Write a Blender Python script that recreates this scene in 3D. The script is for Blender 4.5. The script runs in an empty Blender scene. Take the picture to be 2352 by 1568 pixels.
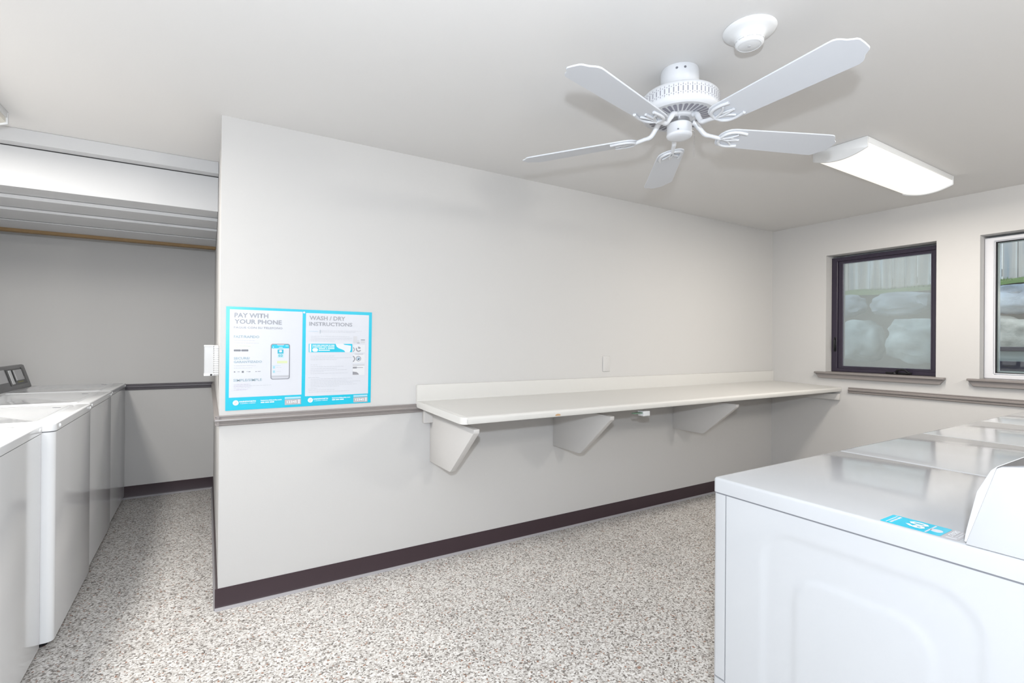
import bpy, bmesh, math, random
from mathutils import Vector, Matrix, noise

random.seed(7)
PI = math.pi
SC = bpy.context.scene
COL = SC.collection

# ------------------------------------------------------------------ camera
cam_d = bpy.data.cameras.new('camera')
cam = bpy.data.objects.new('camera', cam_d)
COL.objects.link(cam)
cam_d.sensor_width = 36.0
cam_d.lens = 1139.91 / 2352 * 36.0
cam_d.clip_start = 0.02
R_ = Vector((0.8525802, -0.5225387, 0.00776604))
U_ = Vector((-0.00762581, 0.00241929, 0.999968))
F_ = Vector((0.52254076, 0.85261214, 0.00192215))
M = Matrix.Identity(4)
for i in range(3):
    M[i][0] = R_[i]; M[i][1] = U_[i]; M[i][2] = -F_[i]
M[0][3], M[1][3], M[2][3] = -0.0504897, -2.8387748, 1.32884118
cam.matrix_world = M
SC.camera = cam

# ------------------------------------------------------------------ world, lights, exposure
SC.view_settings.view_transform = 'Standard'
SC.view_settings.look = 'None'
SC.view_settings.gamma = 1.0
SC.view_settings.use_curve_mapping = False
SC.view_settings.exposure = 0.04

world = bpy.data.worlds.new('overcast_sky')
SC.world = world
world.use_nodes = True
wn = world.node_tree.nodes; wl = world.node_tree.links
wn.clear()
wo = wn.new('ShaderNodeOutputWorld'); wb = wn.new('ShaderNodeBackground')
wb.inputs['Color'].default_value = (0.80, 0.89, 1.0, 1)
wb.inputs['Strength'].default_value = 2.8
wl.new(wb.outputs[0], wo.inputs[0])


def lamp(name, kind, loc, energy, color, size=0.1, size_y=None, rot=(0, 0, 0), spread=None):
    d = bpy.data.lights.new(name, kind)
    d.energy = energy; d.color = color
    if kind == 'AREA':
        d.shape = 'RECTANGLE'; d.size = size; d.size_y = size_y or size
        if spread: d.spread = spread
    else:
        d.shadow_soft_size = size
    o = bpy.data.objects.new(name, d); COL.objects.link(o)
    o.location = loc; o.rotation_euler = rot
    if kind == 'AREA': o.visible_glossy = False
    return o


# the photographer's flash, just above and beside the camera
lamp('camera_flash', 'POINT', (-0.13, -2.95, 1.56), 150, (0.86, 0.925, 1.0), 0.03)
# the ceiling fixtures of the room (two in view), then two unseen fill lamps added behind the camera;
# their lens meshes are what shows in reflections
lamp('fixture_and_fill_light', 'AREA', (3.51, -1.44, 2.345), 28, (1.0, 0.92, 0.82), 1.1, 0.22)
lamp('fixture_and_fill_light', 'AREA', (-1.03, -0.2, 2.345), 50, (1.0, 0.96, 0.90), 0.24, 0.8)
lamp('fixture_and_fill_light', 'POINT', (1.5, -3.9, 2.26), 60, (1.0, 0.96, 0.89), 0.13)
lamp('fixture_and_fill_light', 'POINT', (3.6, -3.6, 2.26), 55, (1.0, 0.96, 0.89), 0.13)


# ------------------------------------------------------------------ materials
def s2l(c):
    return tuple(((v / 255) / 12.92 if v / 255 <= 0.04045 else ((v / 255 + 0.055) / 1.055) ** 2.4) for v in c)


MATS = {}
REFL = 0.78     # overall reflectance of the paints and plastics


def mat(name, rgb, rough=0.5, metal=0.0, spec=0.5, coat=0.0, noise_amt=0.0, noise_scale=8.0, bump=0.0, bump_scale=60.0, emit=None, emit_s=0.0):
    if name in MATS: return MATS[name]
    m = bpy.data.materials.new(name); m.use_nodes = True
    nt = m.node_tree; b = nt.nodes['Principled BSDF']
    c = tuple(REFL * v for v in s2l(rgb))
    b.inputs['Base Color'].default_value = (*c, 1)
    b.inputs['Roughness'].default_value = rough
    b.inputs['Metallic'].default_value = metal
    b.inputs['Specular IOR Level'].default_value = spec
    b.inputs['Coat Weight'].default_value = coat
    b.inputs['Coat Roughness'].default_value = 0.06
    tc = nt.nodes.new('ShaderNodeTexCoord')
    if noise_amt > 0:
        n = nt.nodes.new('ShaderNodeTexNoise'); n.inputs['Scale'].default_value = noise_scale
        n.inputs['Detail'].default_value = 4
        r = nt.nodes.new('ShaderNodeMapRange')
        r.inputs['To Min'].default_value = 1 - noise_amt; r.inputs['To Max'].default_value = 1 + noise_amt
        mx = nt.nodes.new('ShaderNodeMix'); mx.data_type = 'RGBA'; mx.blend_type = 'MULTIPLY'
        mx.inputs['Factor'].default_value = 1
        mx.inputs['A'].default_value = (*c, 1)
        cb = nt.nodes.new('ShaderNodeCombineColor')
        nt.links.new(tc.outputs['Object'], n.inputs['Vector'])
        nt.links.new(n.outputs['Fac'], r.inputs['Value'])
        for k in ('Red', 'Green', 'Blue'): nt.links.new(r.outputs[0], cb.inputs[k])
        nt.links.new(cb.outputs[0], mx.inputs['B'])
        nt.links.new(mx.outputs['Result'], b.inputs['Base Color'])
    if bump > 0:
        n2 = nt.nodes.new('ShaderNodeTexNoise'); n2.inputs['Scale'].default_value = bump_scale
        n2.inputs['Detail'].default_value = 3
        bp = nt.nodes.new('ShaderNodeBump'); bp.inputs['Strength'].default_value = bump
        bp.inputs['Distance'].default_value = 0.004
        nt.links.new(tc.outputs['Object'], n2.inputs['Vector'])
        nt.links.new(n2.outputs['Fac'], bp.inputs['Height'])
        nt.links.new(bp.outputs['Normal'], b.inputs['Normal'])
    if emit:
        b.inputs['Emission Color'].default_value = (*emit, 1)
        b.inputs['Emission Strength'].default_value = emit_s
    MATS[name] = m
    return m


WALL = mat('wall_paint', (215, 214, 213), 0.62, spec=0.25, bump=0.05, bump_scale=90)
CEIL = mat('ceiling_paint', (238, 237, 236), 0.8, spec=0.2, bump=0.05, bump_scale=120)
TRIMW = mat('white_trim_paint', (214, 215, 217), 0.5, spec=0.3, noise_amt=0.01)
TRIMD = mat('darker_taupe_trim', (100, 96, 102), 0.3, spec=0.6)  # darker taupe, for the alcove rail only
TRIMG = mat('taupe_trim_paint', (148, 142, 140), 0.35, spec=0.5, noise_amt=0.03, noise_scale=20)
BASE = mat('dark_vinyl', (66, 52, 58), 0.4, spec=0.35, noise_amt=0.05)
CAULK = mat('grey_cove_toe', (168, 166, 170), 0.5)
RAW = mat('raw_wood', (150, 122, 84), 0.7, noise_amt=0.12, noise_scale=14)
DARK = mat('dark_gap', (52, 50, 54), 0.8)
LAM = mat('cream_laminate', (222, 221, 218), 0.38, spec=0.4, noise_amt=0.008, noise_scale=40)
BRK = mat('painted_plywood', (216, 214, 212), 0.6, spec=0.25, bump=0.05, bump_scale=40)
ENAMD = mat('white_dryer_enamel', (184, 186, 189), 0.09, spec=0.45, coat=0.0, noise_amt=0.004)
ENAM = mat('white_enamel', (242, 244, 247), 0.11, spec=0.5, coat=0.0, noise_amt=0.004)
ENAM2 = mat('white_enamel_lid', (236, 239, 243), 0.13, spec=0.5, coat=0.4)
SEAM = mat('seam_grey', (120, 122, 128), 0.6)  # mid grey of the panel joints and the lid mark
FAN = mat('fan_white', (228, 231, 236), 0.35, spec=0.5)
BLADE = mat('fan_blade_white', (224, 228, 235), 0.45, spec=0.4, noise_amt=0.008)
SLOT = mat('vent_slot_grey', (150, 150, 162), 0.7)
CHROME = mat('chrome', (210, 210, 212), 0.15, metal=1.0)
BRUSH = mat('brushed_steel', (150, 150, 152), 0.38, metal=0.85, noise_amt=0.06, noise_scale=60)
DKGREY = mat('dark_grey_plastic', (74, 74, 76), 0.35)
BLACK = mat('black_plastic', (26, 26, 30), 0.25)
LGREY = mat('light_grey_plastic', (206, 207, 210), 0.4)
LENS = mat('lit_lens', (255, 252, 246), 0.4, emit=(1.0, 0.955, 0.88), emit_s=0.72)
LENSOFF = mat('unlit_lens', (232, 228, 218), 0.4)
PLAST = mat('white_plastic', (238, 240, 242), 0.35)
CYAN = mat('cyan_print', (0, 196, 226), 0.3, spec=0.4, coat=0.3)
PAPER = mat('white_print', (220, 223, 231), 0.25, spec=0.4, coat=0.3)
TXG = mat('grey_ink', (158, 161, 170), 0.4)
TXL = mat('pale_ink', (190, 193, 202), 0.4)
TXB = mat('blue_grey_ink', (158, 180, 192), 0.4)
WHITEINK = mat('white_ink', (250, 252, 255), 0.35)
PURPLE = mat('purple_ink', (208, 200, 222), 0.4)
GREENINK = mat('green_ink', (214, 222, 190), 0.4)
DARKINK = mat('dark_ink', (120, 122, 130), 0.4)
BADGE = mat('badge_grey', (186, 184, 188), 0.4)
TAN = mat('tan_particleboard', (196, 160, 120), 0.7, noise_amt=0.1, noise_scale=200)
WFD = mat('bronze_window_frame', (52, 45, 62), 0.32, spec=0.5, noise_amt=0.08, noise_scale=30)
WFB = mat('bronze_frame_edge', (78, 73, 90), 0.25, spec=0.6)
WFW = mat('white_vinyl_frame', (232, 233, 238), 0.3)
FENCE = None

# floor: flake speckle
def floor_mat():
    m = bpy.data.materials.new('flake_floor'); m.use_nodes = True
    nt = m.node_tree; N = nt.nodes; Lk = nt.links; b = N['Principled BSDF']
    tc = N.new('ShaderNodeTexCoord')
    v = N.new('ShaderNodeTexVoronoi'); v.inputs['Scale'].default_value = 150
    Lk.new(tc.outputs['Object'], v.inputs['Vector'])
    sp = N.new('ShaderNodeSeparateColor'); Lk.new(v.outputs['Color'], sp.inputs[0])
    cr = N.new('ShaderNodeValToRGB'); cr.color_ramp.interpolation = 'LINEAR'
    e = cr.color_ramp.elements
    stops = [(0.0, (112, 106, 102)), (0.12, (152, 146, 141)), (0.30, (194, 189, 184)), (0.55, (219, 216, 212)), (0.8, (236, 233, 230)), (1.0, (248, 247, 245))]
    stops = [(p, tuple(REFL ** 0.4545 * v for v in c)) for p, c in stops]
    e[0].position = stops[0][0]; e[0].color = (*s2l(stops[0][1]), 1)
    e[1].position = stops[-1][0]; e[1].color = (*s2l(stops[-1][1]), 1)
    for p, c in stops[1:-1]:
        k = e.new(p); k.color = (*s2l(c), 1)
    Lk.new(sp.outputs[0], cr.inputs[0])
    # a few brown and pink flakes
    mx = N.new('ShaderNodeMix'); mx.data_type = 'RGBA'
    mx.inputs['B'].default_value = (*s2l((150, 118, 102)), 1)
    gt = N.new('ShaderNodeMath'); gt.operation = 'GREATER_THAN'; gt.inputs[1].default_value = 0.975
    Lk.new(sp.outputs[1], gt.inputs[0]); Lk.new(gt.outputs[0], mx.inputs['Factor'])
    Lk.new(cr.outputs[0], mx.inputs['A'])
    # soft wear patches
    n = N.new('ShaderNodeTexNoise'); n.inputs['Scale'].default_value = 4.5; n.inputs['Detail'].default_value = 5
    Lk.new(tc.outputs['Object'], n.inputs['Vector'])
    r = N.new('ShaderNodeMapRange'); r.inputs['To Min'].default_value = 0.86; r.inputs['To Max'].default_value = 1.08
    Lk.new(n.outputs['Fac'], r.inputs['Value'])
    cb = N.new('ShaderNodeCombineColor')
    for k in ('Red', 'Green', 'Blue'): Lk.new(r.outputs[0], cb.inputs[k])
    m2 = N.new('ShaderNodeMix'); m2.data_type = 'RGBA'; m2.blend_type = 'MULTIPLY'; m2.inputs['Factor'].default_value = 1
    Lk.new(mx.outputs['Result'], m2.inputs['A']); Lk.new(cb.outputs[0], m2.inputs['B'])
    Lk.new(m2.outputs['Result'], b.inputs['Base Color'])
    b.inputs['Roughness'].default_value = 0.55
    b.inputs['Specular IOR Level'].default_value = 0.3
    bp = N.new('ShaderNodeBump'); bp.inputs['Strength'].default_value = 0.25; bp.inputs['Distance'].default_value = 0.002
    Lk.new(v.outputs['Distance'], bp.inputs['Height']); Lk.new(bp.outputs['Normal'], b.inputs['Normal'])
    return m


FLOOR = floor_mat()


def glass_mat(name, tint, refl=1.0):
    m = bpy.data.materials.new(name); m.use_nodes = True
    nt = m.node_tree; N = nt.nodes; Lk = nt.links; N.clear()
    o = N.new('ShaderNodeOutputMaterial'); t = N.new('ShaderNodeBsdfTransparent'); g = N.new('ShaderNodeBsdfGlossy')
    t.inputs[0].default_value = (*tint, 1)
    g.inputs['Roughness'].default_value = 0.02
    f = N.new('ShaderNodeFresnel'); f.inputs['IOR'].default_value = 1.45
    mu = N.new('ShaderNodeMath'); mu.operation = 'MULTIPLY'; mu.inputs[1].default_value = refl; mu.use_clamp = True
    mx = N.new('ShaderNodeMixShader')
    Lk.new(f.outputs[0], mu.inputs[0]); Lk.new(mu.outputs[0], mx.inputs[0])
    Lk.new(t.outputs[0], mx.inputs[1]); Lk.new(g.outputs[0], mx.inputs[2]); Lk.new(mx.outputs[0], o.inputs[0])
    return m


def veil_mat(name, rgb, opacity, rough=0.9):
    m = bpy.data.materials.new(name); m.use_nodes = True
    nt = m.node_tree; N = nt.nodes; Lk = nt.links; N.clear()
    o = N.new('ShaderNodeOutputMaterial'); t = N.new('ShaderNodeBsdfTransparent')
    d = N.new('ShaderNodeBsdfPrincipled'); d.inputs['Base Color'].default_value = (*s2l(rgb), 1)
    d.inputs['Roughness'].default_value = rough
    mx = N.new('ShaderNodeMixShader'); mx.inputs[0].default_value = opacity
    Lk.new(t.outputs[0], mx.inputs[1]); Lk.new(d.outputs[0], mx.inputs[2]); Lk.new(mx.outputs[0], o.inputs[0])
    return m


GLASS = glass_mat('window_glass', (0.90, 0.94, 0.93), 1.3)
SCREEN = veil_mat('insect_screen', (176, 186, 188), 0.40)
ACRYL = veil_mat('clear_acrylic', (225, 226, 228), 0.45, 0.15)
DUSTY = veil_mat('frosted_vent', (214, 214, 214), 0.8, 0.3)


def rock_mat(name, a, b_):
    m = bpy.data.materials.new(name); m.use_nodes = True
    nt = m.node_tree; N = nt.nodes; Lk = nt.links; b = N['Principled BSDF']
    tc = N.new('ShaderNodeTexCoord'); n = N.new('ShaderNodeTexNoise'); n.inputs['Scale'].default_value = 3.2; n.inputs['Detail'].default_value = 6
    cr = N.new('ShaderNodeValToRGB')
    cr.color_ramp.elements[0].position = 0.34; cr.color_ramp.elements[0].color = (*s2l(a), 1)
    cr.color_ramp.elements[1].position = 0.66; cr.color_ramp.elements[1].color = (*s2l(b_), 1)
    Lk.new(tc.outputs['Object'], n.inputs['Vector']); Lk.new(n.outputs['Fac'], cr.inputs[0]); Lk.new(cr.outputs[0], b.inputs['Base Color'])
    b.inputs['Roughness'].default_value = 0.85
    bp = N.new('ShaderNodeBump'); bp.inputs['Strength'].default_value = 0.5; bp.inputs['Distance'].default_value = 0.03
    n2 = N.new('ShaderNodeTexNoise'); n2.inputs['Scale'].default_value = 14; n2.inputs['Detail'].default_value = 5
    Lk.new(tc.outputs['Object'], n2.inputs['Vector'])
    Lk.new(n2.outputs['Fac'], bp.inputs['Height']); Lk.new(bp.outputs['Normal'], b.inputs['Normal'])
    return m


ROCKA = rock_mat('grey_green_rock', (112, 124, 128), (176, 186, 188))
ROCKB = rock_mat('tan_grey_rock', (120, 118, 112), (184, 178, 168))
ROCKC = rock_mat('slate_blue_rock', (96, 104, 116), (150, 160, 170))


def fence_mat():
    m = bpy.data.materials.new('weathered_boards'); m.use_nodes = True
    nt = m.node_tree; N = nt.nodes; Lk = nt.links; b = N['Principled BSDF']
    tc = N.new('ShaderNodeTexCoord'); mp = N.new('ShaderNodeMapping')
    mp.inputs['Scale'].default_value = (1, 7, 0.35)
    n = N.new('ShaderNodeTexNoise'); n.inputs['Scale'].default_value = 1.3; n.inputs['Detail'].default_value = 3
    cr = N.new('ShaderNodeValToRGB'); e = cr.color_ramp.elements
    e[0].position = 0.3; e[0].color = (*s2l((128, 134, 142)), 1)
    e[1].position = 0.72; e[1].color = (*s2l((196, 204, 212)), 1)
    k = e.new(0.5); k.color = (*s2l((168, 158, 152)), 1)
    Lk.new(tc.outputs['Object'], mp.inputs[0]); Lk.new(mp.outputs[0], n.inputs['Vector']); Lk.new(n.outputs['Fac'], cr.inputs[0])
    Lk.new(cr.outputs[0], b.inputs['Base Color']); b.inputs['Roughness'].default_value = 0.8
    return m


FENCE = fence_mat()
GRASS = mat('grass_green', (92, 112, 62), 0.9, noise_amt=0.25, noise_scale=9, bump=0.5, bump_scale=60)
SOIL = mat('grey_soil', (140, 134, 128), 0.95, noise_amt=0.2, noise_scale=5)
CONC = mat('pale_concrete', (176, 180, 178), 0.85, noise_amt=0.06)
BANDC = mat('dark_band_colour', (60, 52, 66), 0.6, noise_amt=0.15, noise_scale=12)


# ------------------------------------------------------------------ mesh helpers
def new_bm():
    return bmesh.new()


def add_box(bm, x0, x1, y0, y1, z0, z1, bev=0.0, seg=2, edges=None):
    """a box; bev rounds its edges (edges: None all, 'z' only the vertical ones, or a test)"""
    t = bmesh.new()
    vs = [t.verts.new((x, y, z)) for x in (x0, x1) for y in (y0, y1) for z in (z0, z1)]
    for f in ((0, 1, 3, 2), (4, 6, 7, 5), (0, 4, 5, 1), (2, 3, 7, 6), (0, 2, 6, 4), (1, 5, 7, 3)):
        t.faces.new([vs[i] for i in f])
    bmesh.ops.recalc_face_normals(t, faces=t.faces)
    if bev > 0:
        es = list(t.edges)
        if edges == 'z': es = [e for e in es if abs(e.verts[0].co.z - e.verts[1].co.z) > 1e-6]
        elif edges == 'x': es = [e for e in es if abs(e.verts[0].co.x - e.verts[1].co.x) > 1e-6]
        elif edges == 'y': es = [e for e in es if abs(e.verts[0].co.y - e.verts[1].co.y) > 1e-6]
        elif callable(edges): es = [e for e in es if edges((e.verts[0].co + e.verts[1].co) / 2, (e.verts[1].co - e.verts[0].co))]
        bmesh.ops.bevel(t, geom=es, offset=bev, segments=seg, profile=0.5, affect='EDGES')
    join(bm, t)
    return bm


def join(bm, t):
    me = bpy.data.meshes.new('tmp'); t.to_mesh(me); t.free()
    bm.from_mesh(me); bpy.data.meshes.remove(me)


def box(*a, **k):
    return add_box(bmesh.new(), *a, **k)


def add_prism(bm, pts, a0, a1, axis='x', bev=0.0, seg=2):
    """polygon pts extruded along an axis; pts are the two other coordinates in order"""
    t = bmesh.new()
    def P(p, a):
        if axis == 'x': return (a, p[0], p[1])
        if axis == 'y': return (p[0], a, p[1])
        return (p[0], p[1], a)
    A = [t.verts.new(P(p, a0)) for p in pts]; B = [t.verts.new(P(p, a1)) for p in pts]
    t.faces.new(A); t.faces.new(B[::-1])
    n = len(pts)
    for i in range(n):
        t.faces.new((A[i], B[i], B[(i + 1) % n], A[(i + 1) % n]))
    bmesh.ops.recalc_face_normals(t, faces=t.faces)
    if bev > 0:
        bmesh.ops.bevel(t, geom=list(t.edges), offset=bev, segments=seg, profile=0.5, affect='EDGES')
    join(bm, t)
    return bm


def prism(*a, **k):
    return add_prism(bmesh.new(), *a, **k)


def add_lathe(bm, prof, n=48, c=(0, 0)):
    rings = []
    for r, z in prof:
        if r < 1e-6: rings.append([bm.verts.new((c[0], c[1], z))])
        else: rings.append([bm.verts.new((c[0] + r * math.cos(2 * PI * i / n), c[1] + r * math.sin(2 * PI * i / n), z)) for i in range(n)])
    for a, b in zip(rings, rings[1:]):
        for i in range(n):
            j = (i + 1) % n
            if len(a) == 1 and len(b) == 1: continue
            if len(a) == 1: bm.faces.new((a[0], b[j], b[i]))
            elif len(b) == 1: bm.faces.new((a[i], a[j], b[0]))
            else: bm.faces.new((a[i], a[j], b[j], b[i]))
    bmesh.ops.recalc_face_normals(bm, faces=bm.faces)
    return bm


def lathe(*a, **k):
    return add_lathe(bmesh.new(), *a, **k)


def add_tube(bm, pts, rad, n=10):
    pts = [Vector(p) for p in pts]
    rad = rad if isinstance(rad, (list, tuple)) else [rad] * len(pts)
    rings = []; prev = None
    for i, p in enumerate(pts):
        d = (pts[min(i + 1, len(pts) - 1)] - pts[max(i - 1, 0)]).normalized()
        if prev is None:
            a = Vector((0, 0, 1)) if abs(d.z) < 0.9 else Vector((1, 0, 0))
            s = d.cross(a).normalized()
        else:
            s = (prev - d * prev.dot(d)).normalized()
        prev = s; t = d.cross(s)
        rings.append([bm.verts.new(p + (s * math.cos(2 * PI * k / n) + t * math.sin(2 * PI * k / n)) * rad[i]) for k in range(n)])
    for a, b in zip(rings, rings[1:]):
        for k in range(n):
            bm.faces.new((a[k], a[(k + 1) % n], b[(k + 1) % n], b[k]))
    bm.faces.new(rings[0][::-1]); bm.faces.new(rings[-1])
    return bm


def tube(*a, **k):
    return add_tube(bmesh.new(), *a, **k)


def smooth_curve(pts, n=6):
    P = [Vector(p) for p in pts]; out = []
    for i in range(len(P) - 1):
        p0, p1, p2, p3 = P[max(i - 1, 0)], P[i], P[i + 1], P[min(i + 2, len(P) - 1)]
        for k in range(n):
            t = k / n
            out.append(0.5 * ((2 * p1) + (p2 - p0) * t + (2 * p0 - 5 * p1 + 4 * p2 - p3) * t * t + (3 * p1 - p0 - 3 * p2 + p3) * t ** 3))
    out.append(P[-1])
    return out


def rrect(x0, x1, y0, y1, r, n=5):
    out = []
    for cx, cy, a in ((x1 - r, y1 - r, 0), (x0 + r, y1 - r, 90), (x0 + r, y0 + r, 180), (x1 - r, y0 + r, 270)):
        for k in range(n + 1):
            t = math.radians(a + 90 * k / n)
            out.append((cx + r * math.cos(t), cy + r * math.sin(t)))
    return out


def obj(name, bm, m, parent=None, smooth=None, label=None, loc=None):
    me = bpy.data.meshes.new(name)
    bm.to_mesh(me); bm.free()
    if isinstance(m, (list, tuple)):
        for k in m: me.materials.append(k)
    else:
        me.materials.append(m)
    if smooth is not None:
        me.shade_smooth()
        me.set_sharp_from_angle(angle=math.radians(smooth))
    o = bpy.data.objects.new(name, me); COL.objects.link(o)
    if parent is not None: o.parent = parent
    if loc is not None: o.location = loc
    if label: o['label'] = label
    return o


def thing(name, label, cat, loc=(0, 0, 0), rotz=0.0, group=None):
    o = bpy.data.objects.new(name, None); COL.objects.link(o)
    o.empty_display_size = 0.1
    o.location = loc; o.rotation_euler = (0, 0, rotz)
    o['label'] = label; o['category'] = cat
    if group: o['group'] = group
    return o


def tag(o, label, cat, group=None):
    o['label'] = label; o['category'] = cat
    if group: o['group'] = group
    return o


def struct(name, bm, m, label=None, parent=None, smooth=None):
    o = obj(name, bm, m, parent, smooth)
    if parent is None: o['kind'] = 'structure'
    if label: o['label'] = label
    return o


def struct_root(name, label, loc=(0, 0, 0)):
    o = bpy.data.objects.new(name, None); COL.objects.link(o)
    o.location = loc; o['kind'] = 'structure'; o['label'] = label
    return o


def text_mesh(s, width=None, height=0.01, spacing=1.0, bold=0.0):
    """a flat text mesh in its own xy plane, baseline-left at the origin"""
    cu = bpy.data.curves.new('t', 'FONT'); cu.body = s; cu.space_character = spacing
    cu.offset = bold; cu.resolution_u = 2
    o = bpy.data.objects.new('t', cu); COL.objects.link(o)
    bpy.context.view_layer.update()
    me = bpy.data.meshes.new_from_object(o.evaluated_get(bpy.context.evaluated_depsgraph_get()))
    bpy.data.objects.remove(o); bpy.data.curves.remove(cu)
    bm = bmesh.new(); bm.from_mesh(me); bpy.data.meshes.remove(me)
    xs = [v.co.x for v in bm.verts]; x0 = min(xs); w = max(xs) - x0
    h = 0.70
    sx = (width / w) if width else height / h
    for v in bm.verts:
        v.co.x = (v.co.x - x0) * sx; v.co.y = v.co.y * height / h; v.co.z = 0
    return bm


def xf(bm, f):
    for v in bm.verts: v.co = f(v.co)
    return bm


# ================================================================== ROOM
L = 4.703; RY = 2.362; ZC = 2.44; XL = -1.46; YB = -4.7; T = 0.12
struct('floor', box(XL - T, L + 0.2, YB - T, RY + T, -0.1, 0.0), FLOOR)
struct('ceiling', box(XL - T, L + 0.2, YB - T, RY + T, ZC, ZC + 0.1), CEIL)
# main wall with its left corner (a thick wall block between the alcove and the space behind)
struct('wall_back', box(0.0, L + 0.0, 0.0, T, 0, ZC), WALL, smooth=30)
struct('wall_alcove_side', box(0.0, T, T, RY, 0, ZC), WALL)
struct('wall_alcove_back', box(XL - T, T, RY, RY + T, 0, ZC), WALL)
struct('wall_left', box(XL - T, XL, YB, RY, 0, ZC), WALL)
struct('wall_front', box(XL - T, L + 0.2, YB - T, YB, 0, ZC), WALL)
# right wall with two window openings
TW = 0.22
W1 = (-1.295, -0.500, 1.088, 2.132); W2 = (-2.36, -1.547, 1.092, 2.130)
bm = new_bm()
segs = [(YB, W2[0], 0, ZC), (W2[0], W2[1], 0, W2[2]), (W2[0], W2[1], W2[3], ZC), (W2[1], W1[0], 0, ZC),
        (W1[0], W1[1], 0, W1[2]), (W1[0], W1[1], W1[3], ZC), (W1[1], T, 0, ZC)]
for y0, y1, z0, z1 in segs: add_box(bm, L, L + TW, y0, y1, z0, z1)
struct('wall_right', bm, WALL)

# chair rail (profiled), named as trim of the setting
RAILP = [(0, 0), (0.007, 0), (0.015, 0.004), (0.016, 0.010), (0.011, 0.015), (0.011, 0.018), (0.018, 0.021), (0.021, 0.027), (0.020, 0.033),
         (0.012, 0.037), (0.010, 0.041), (0.010, 0.044), (0.013, 0.046), (0.012, 0.049), (0.004, 0.051), (0, 0.051)]
def rail(a0, a1, plane, axis, sgn, z0):
    bm = new_bm()
    if axis == 'x':
        add_prism(bm, [(plane + sgn * d, z0 + z) for d, z in RAILP], a0, a1, 'x')
    else:
        add_prism(bm, [(plane + sgn * d, z0 + z) for d, z in RAILP], a0, a1, 'y')
    return bm
ZR = 0.906
r1 = struct('trim_1', rail(-0.018, 1.055, -0.0005, 'x', -1, ZR), TRIMG, 'taupe grooved chair rail under the blue poster', smooth=25)
struct('trim_2', rail(-0.018, RY - 0.02, -0.0005, 'y', -1, ZR), TRIMG, 'taupe chair rail around the wall corner', smooth=25)
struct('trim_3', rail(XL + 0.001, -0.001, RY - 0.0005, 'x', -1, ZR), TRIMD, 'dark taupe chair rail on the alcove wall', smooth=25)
struct('trim_4', rail(-4.69, -0.692, L - 0.0005, 'y', -1, ZR + 0.006), TRIMG, 'taupe chair rail under the windows', smooth=25)

# vinyl base with flared toe
BP = [(0, 0.0), (0.012, 0.0), (0.012, 0.003), (0.007, 0.012), (0.004, 0.022), (0.0035, 0.103), (0.001, 0.105), (0, 0.105)]
def base(name, a0, a1, plane, axis, sgn, lab):
    o = struct(name, prism([(plane + sgn * d, z) for d, z in BP], a0, a1, axis), BASE, lab, smooth=40)
    tb = prism([(plane + sgn * d, z) for d, z in [(0.004, 0.0), (0.017, 0.0), (0.014, 0.004), (0.0085, 0.0125), (0.006, 0.013)]], a0, a1, axis)
    obj('toe_edge', tb, CAULK, o, 40, 'grey toe edge of the base')
    return o
base('baseboard_back', -0.012, L - 0.001, -0.0005, 'x', -1, 'dark vinyl base along the long wall')
base('baseboard_alcove_side', 0.0, RY - 0.013, -0.0005, 'y', -1, 'dark vinyl base around the corner')
base('baseboard_alcove_back', XL + 0.001, -0.001, RY - 0.0005, 'x', -1, 'dark vinyl base on the alcove wall')
base('baseboard_right', -4.69, -0.02, L - 0.0005, 'y', -1, 'dark vinyl base under the windows')

# soffit over the alcove: crown board, header board and stepped boards below
sf = struct_root('trim_5', 'white boxed soffit with stepped boards across the alcove', (0, 0.76, 2.1))
def sb(name, y0, y1, z0, z1, m, x1=-0.001, lab=None):
    b = box(XL + 0.002, x1, y0 - 0.76, y1 - 0.76, z0 - 2.1, z1 - 2.1, bev=0.0015, seg=1)
    return obj(name, b, m, sf, label=lab)
sb('crown_board', 0.76, 0.835, 2.367, 2.4395, TRIMW)
sb('gap_strip', 0.838, 0.85, 2.34, 2.372, DARK)
sb('header_board', 0.835, 0.857, 2.146, 2.3625, TRIMW)
sb('soffit_board', 0.857, 1.04, 2.147, 2.162, TRIMW)
sb('soffit_board', 1.035, 1.30, 2.124, 2.1455, TRIMW)
sb('soffit_board', 1.295, 1.62, 2.106, 2.1225, TRIMW)
sb('soffit_board', 1.615, 1.93, 2.0985, 2.1045, TRIMW)
sb('raw_edge', 1.93, 1.985, 2.078, 2.116, RAW, lab='bare brown wood edge')
sb('back_board', 1.985, 2.0, 2.12, 2.4395, TRIMW)

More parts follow.
